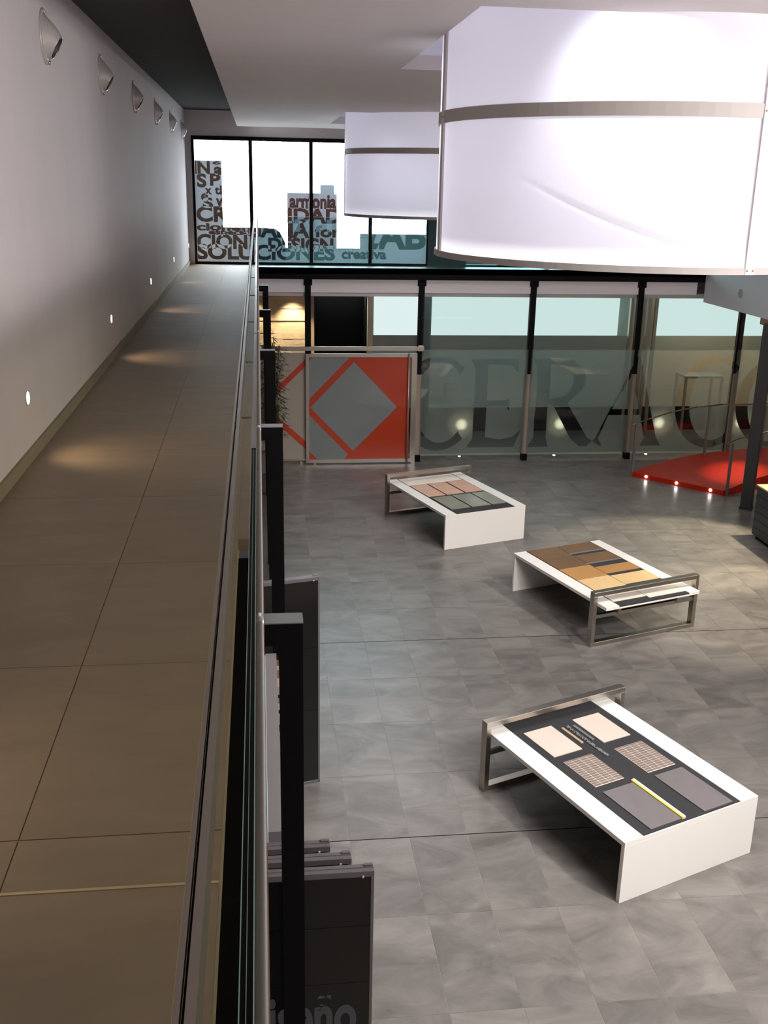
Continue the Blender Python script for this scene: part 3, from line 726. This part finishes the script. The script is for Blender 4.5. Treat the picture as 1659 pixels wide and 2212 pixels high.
# foreground table
T3 = lambda *a, **k: on_table(A3, G3, *a, **k)
T3('tile_sample', .285, .615, 1.31, 1.79, 'cream_tile', 'cream tile sample at the left rear of the foreground table', 'tile', 'plain cream tiles')
T3('tile_sample', .872, 1.20, 1.31, 1.79, 'cream_tile', 'cream tile sample at the right rear of the foreground table', 'tile', 'plain cream tiles')
def mosaic(hu, hv, th):
    e = empty('mosaic_sheet')
    MB().box(-hu, hu, -hv, hv, 0, th-.0035).build('backing', 'mosaic_grout', e, bevel=.0008)
    nu, nv = 4, 14; g = .0075; cu, cv2 = 2*hu/nu, 2*hv/nv
    t = MB().box(-cu/2+g/2, cu/2-g/2, -cv2/2+g/2, cv2/2-g/2, th-.0035, th).build('mosaic_piece', 'mosaic_tile', e, recalc=False)
    L = [(-hu+cu*(i+.5), -hv+cv2*(j+.5), 0) for i in range(nu) for j in range(nv)]
    t.location = L[0]; copies(t, 'mosaic_piece', L[1:], e); return e
T3('mosaic_sheet', .312, .638, .75, 1.205, None, 'sheet of small grey brown mosaic bars on the left of the foreground table', 'mosaic', 'mosaic sheets', builder=mosaic)
T3('mosaic_sheet', .890, 1.218, .72, 1.18, None, 'sheet of small grey brown mosaic bars on the right of the foreground table', 'mosaic', 'mosaic sheets', builder=mosaic)
T3('tile_sample', .315, .655, .05, .655, 'dark_tile', 'dark grey tile beside the yellow edged strip on the foreground table', 'tile', 'dark grey tiles')
T3('tile_sample', .903, 1.232, .04, .652, 'dark_tile', 'dark grey tile at the front right of the foreground table', 'tile', 'dark grey tiles')
def ystrip(hu, hv, th):
    e = empty('edge_trim')
    MB().box(-hu, -hu*.1, -hv, hv, 0, th*.85).build('yellow_edge', 'yellow_edge', e); MB().box(-hu*.1, hu, -hv, hv, 0, th).build('white_strip', 'white_laminate', e); return e
T3('edge_trim', .658, .695, .045, .685, None, 'white trim strip with a yellow edge on the foreground table', 'trim', None, th=.022, builder=ystrip)
T3('trim_bar', .672, .700, 1.396, 1.709, 'brass_strip', 'thin brass coloured trim bar between the cream tiles', 'trim', None, th=.012)
T3('trim_bar', .802, .832, 1.396, 1.70, 'silver_strip', 'thin silver grey trim bar between the cream tiles', 'trim', None, th=.012)
def chain(hu, hv, th):
    e = empty('bead_strip'); box('backing', -hu, hu, -hv, hv, 0, .004, 'felt', e)
    ch = MB(); rr = random.Random(9)
    for i in range(170):
        x, y = rr.uniform(-hu, hu), rr.uniform(-hv, hv); s = rr.uniform(.003, .006); ch.box(x-s, x+s, y-s*1.2, y+s*1.2, .003, .010+s*.4)
    tag(ch.build('beads', 'bead_chip', e, recalc=False), kind='stuff'); return e
T3('bead_strip', .735, .765, 1.105, 1.723, None, 'long narrow strip of grey chips between the trim bars', 'trim', None, builder=chain)
# far table
T1 = lambda *a, **k: on_table(A1, G1, *a, **k)
T1('tile_sample', .212, 1.275, 1.735, 2.16, 'ivory_tile', 'wide ivory tile under the steel frame of the far table', 'tile', None)
for (a, b), n in zip(((.222, .545), (.575, .91), (.945, 1.285)), ('left', 'middle', 'right')):
    T1('tile_sample', a, b, 1.01, 1.70, 'pink_tile', 'pink veined tile on the far table, %s of three' % n, 'tile', 'pink tiles on the far table')
for (a, b), n in zip(((.245, .60), (.63, .98), (1.01, 1.30)), ('left', 'middle', 'right')):
    T1('tile_sample', a, b, .24, .94, 'glass_tile', 'glossy olive glass tile on the far table, %s of three' % n, 'tile', 'glass tiles on the far table')
# middle table
T2 = lambda *a, **k: on_table(A2, G2, *a, **k)
rows = [(.015, .405, 'brown_tile', 'dark brown'), (.41, .82, 'brown_tile', 'brown'), (.825, 1.25, 'ochre_tile', 'orange ochre'), (1.255, 1.665, 'sand_tile', 'pale sand'), (1.67, 2.04, 'ivory_tile', 'ivory')]
pos = ['row at the white end panel', 'second row from end panel', 'third row', 'fourth row, before steel frame', 'last row, beyond frame']
for (a, b, m_, n), p_ in zip(rows, pos):
    T2('tile_sample', .775, 1.285, a, b, m_, '%s tile on middle table, near side, %s' % (n, p_), 'tile', 'tiles on the middle table')
rows = [(.015, .345, 'brown_tile', 'dark brown'), (.445, .765, 'brown_tile', 'brown'), (.93, 1.185, 'ochre_tile', 'orange ochre'), (1.28, 1.60, 'sand_tile', 'pale sand'), (1.67, 2.10, 'ivory_tile', 'ivory')]
for (a, b, m_, n), p_ in zip(rows, pos):
    T2('tile_sample', .175, .765, a, b, m_, '%s tile on middle table, far side, %s' % (n, p_), 'tile', 'tiles on the middle table')
for v_, n in ((.350, 'first'), (.770, 'second')):
    T2('trim_bar', .18, .80, v_, v_+.012, 'silver_strip', 'thin pale metal strip between brown tiles on the middle table, %s from the end panel' % n, 'trim', 'metal strips on the middle table', th=.016)

# ------------------------------------------------------------------ red ramp, its rails, black column, cabinet
rp = empty('ramp', (0, 0, F), label='glossy red curved ramp rising to the right behind the black column', cat='ramp')
top = [(7.47, 19.42, .10), (7.75, 19.62, .13), (8.05, 19.80, .155), (8.40, 19.96, .18), (8.82, 20.06, .24), (9.26, 20.115, .30), (9.75, 20.08, .35), (10.21, 20.036, .40), (11.6, 19.9, .52),
       (11.6, 18.9, .44), (10.3, 18.62, .32), (9.343, 18.267, .20), (9.0, 18.10, .13), (8.774, 18.00, .10)]
n = len(top); mb = MB()
cx = sum(p[0] for p in top)/n
quads = [(0, 1, 13), (1, 2, 12, 13), (2, 3, 12), (3, 4, 11, 12), (4, 5, 11), (5, 6, 10, 11), (6, 7, 10), (7, 8, 9, 10)]
mb.add([p for p in top]+[(p[0], p[1], 0.002) for p in top], [tuple(q) for q in quads]+[(i, (i+1) % n, (i+1) % n+n, i+n) for i in range(n)]+[tuple(range(2*n-1, n-1, -1))])
mb.build('platform', 'red_gloss', rp)
for t, nn in ((.16, 'a'), (.50, 'b'), (.865, 'c')):
    x = 7.47+(8.774-7.47)*t; y = 19.42+(18.0-19.42)*t
    dn = Vector((-.735, -.678, 0))
    q = Vector((x, y, .06))
    l = MB().tube(q, q+dn*.008, .026, 16).build('edge_light', 'lamp_small', rp)
def rail(pts, posts, label, r=.014):
    e = empty('ramp_rail', (0, 0, F), label=label, cat='handrail', group='rails of the red ramp')
    MB().path([Vector(p) for p in pts], r, 10).build('rail', 'copper_rail', e, smooth=True)
    for p, ztop, zb in posts: MB().box(p[0]-.022, p[0]+.022, p[1]-.022, p[1]+.022, zb, ztop).build('post', 'tube_metal', e)
rail([(7.36, 19.40, 1.08), (7.75, 19.55, 1.16), (8.3, 19.75, 1.26), (8.9, 19.9, 1.33), (9.5, 20.0, 1.36), (10.3, 20.0, 1.36), (11.5, 19.9, 1.42)],
     [((7.47, 19.44), 1.08, .09), ((9.20, 19.95), 1.33, .27), ((10.4, 19.9), 1.35, .38)], 'thin curved metal rail along the rear edge of the red ramp')
rail([(8.72, 18.0, 1.03), (9.0, 18.15, 1.08), (9.46, 18.35, 1.12), (10.5, 18.6, 1.25)], [((8.84, 18.0), 1.05, .0), ((10.0, 18.6), 1.18, .28)], 'short metal rail at the front edge of the red ramp, beside the black column')
cl = empty('square_column', (8.86, 17.2, F), math.radians(-35), label='dark grey square column between the red ramp and the drawer cabinet', cat='column')
MB().box(-.10, .10, -.10, .10, .03, 3.38).build('shaft', 'cabinet_grey', cl, bevel=.004); box('base', -.115, .115, -.115, .115, 0, .03, 'cabinet_grey', cl)
cbn = empty('drawer_cabinet', (8.2, 15.62, F), label='low dark grey drawer cabinet with pale top against the right wall', cat='cabinet')
MB().box(.012, 1.03, -2.6, 0, .06, .90).build('body', 'cabinet_grey', cbn); tag(box('top', -.01, 1.04, -2.62, .02, .90, .925, 'cabinet_top', cbn), 'pale beige top')
box('plinth', .05, 1.0, -2.55, -.06, 0, .06, 'void_black', cbn)
for k in range(6):
    z0_ = .075+.137*k
    for a, b in ((-1.29, -.004), (-2.59, -1.30)):
        dr = MB().box(0, .0118, a, b, z0_, z0_+.126).build('drawer', 'cabinet_grey', cbn, bevel=.001)
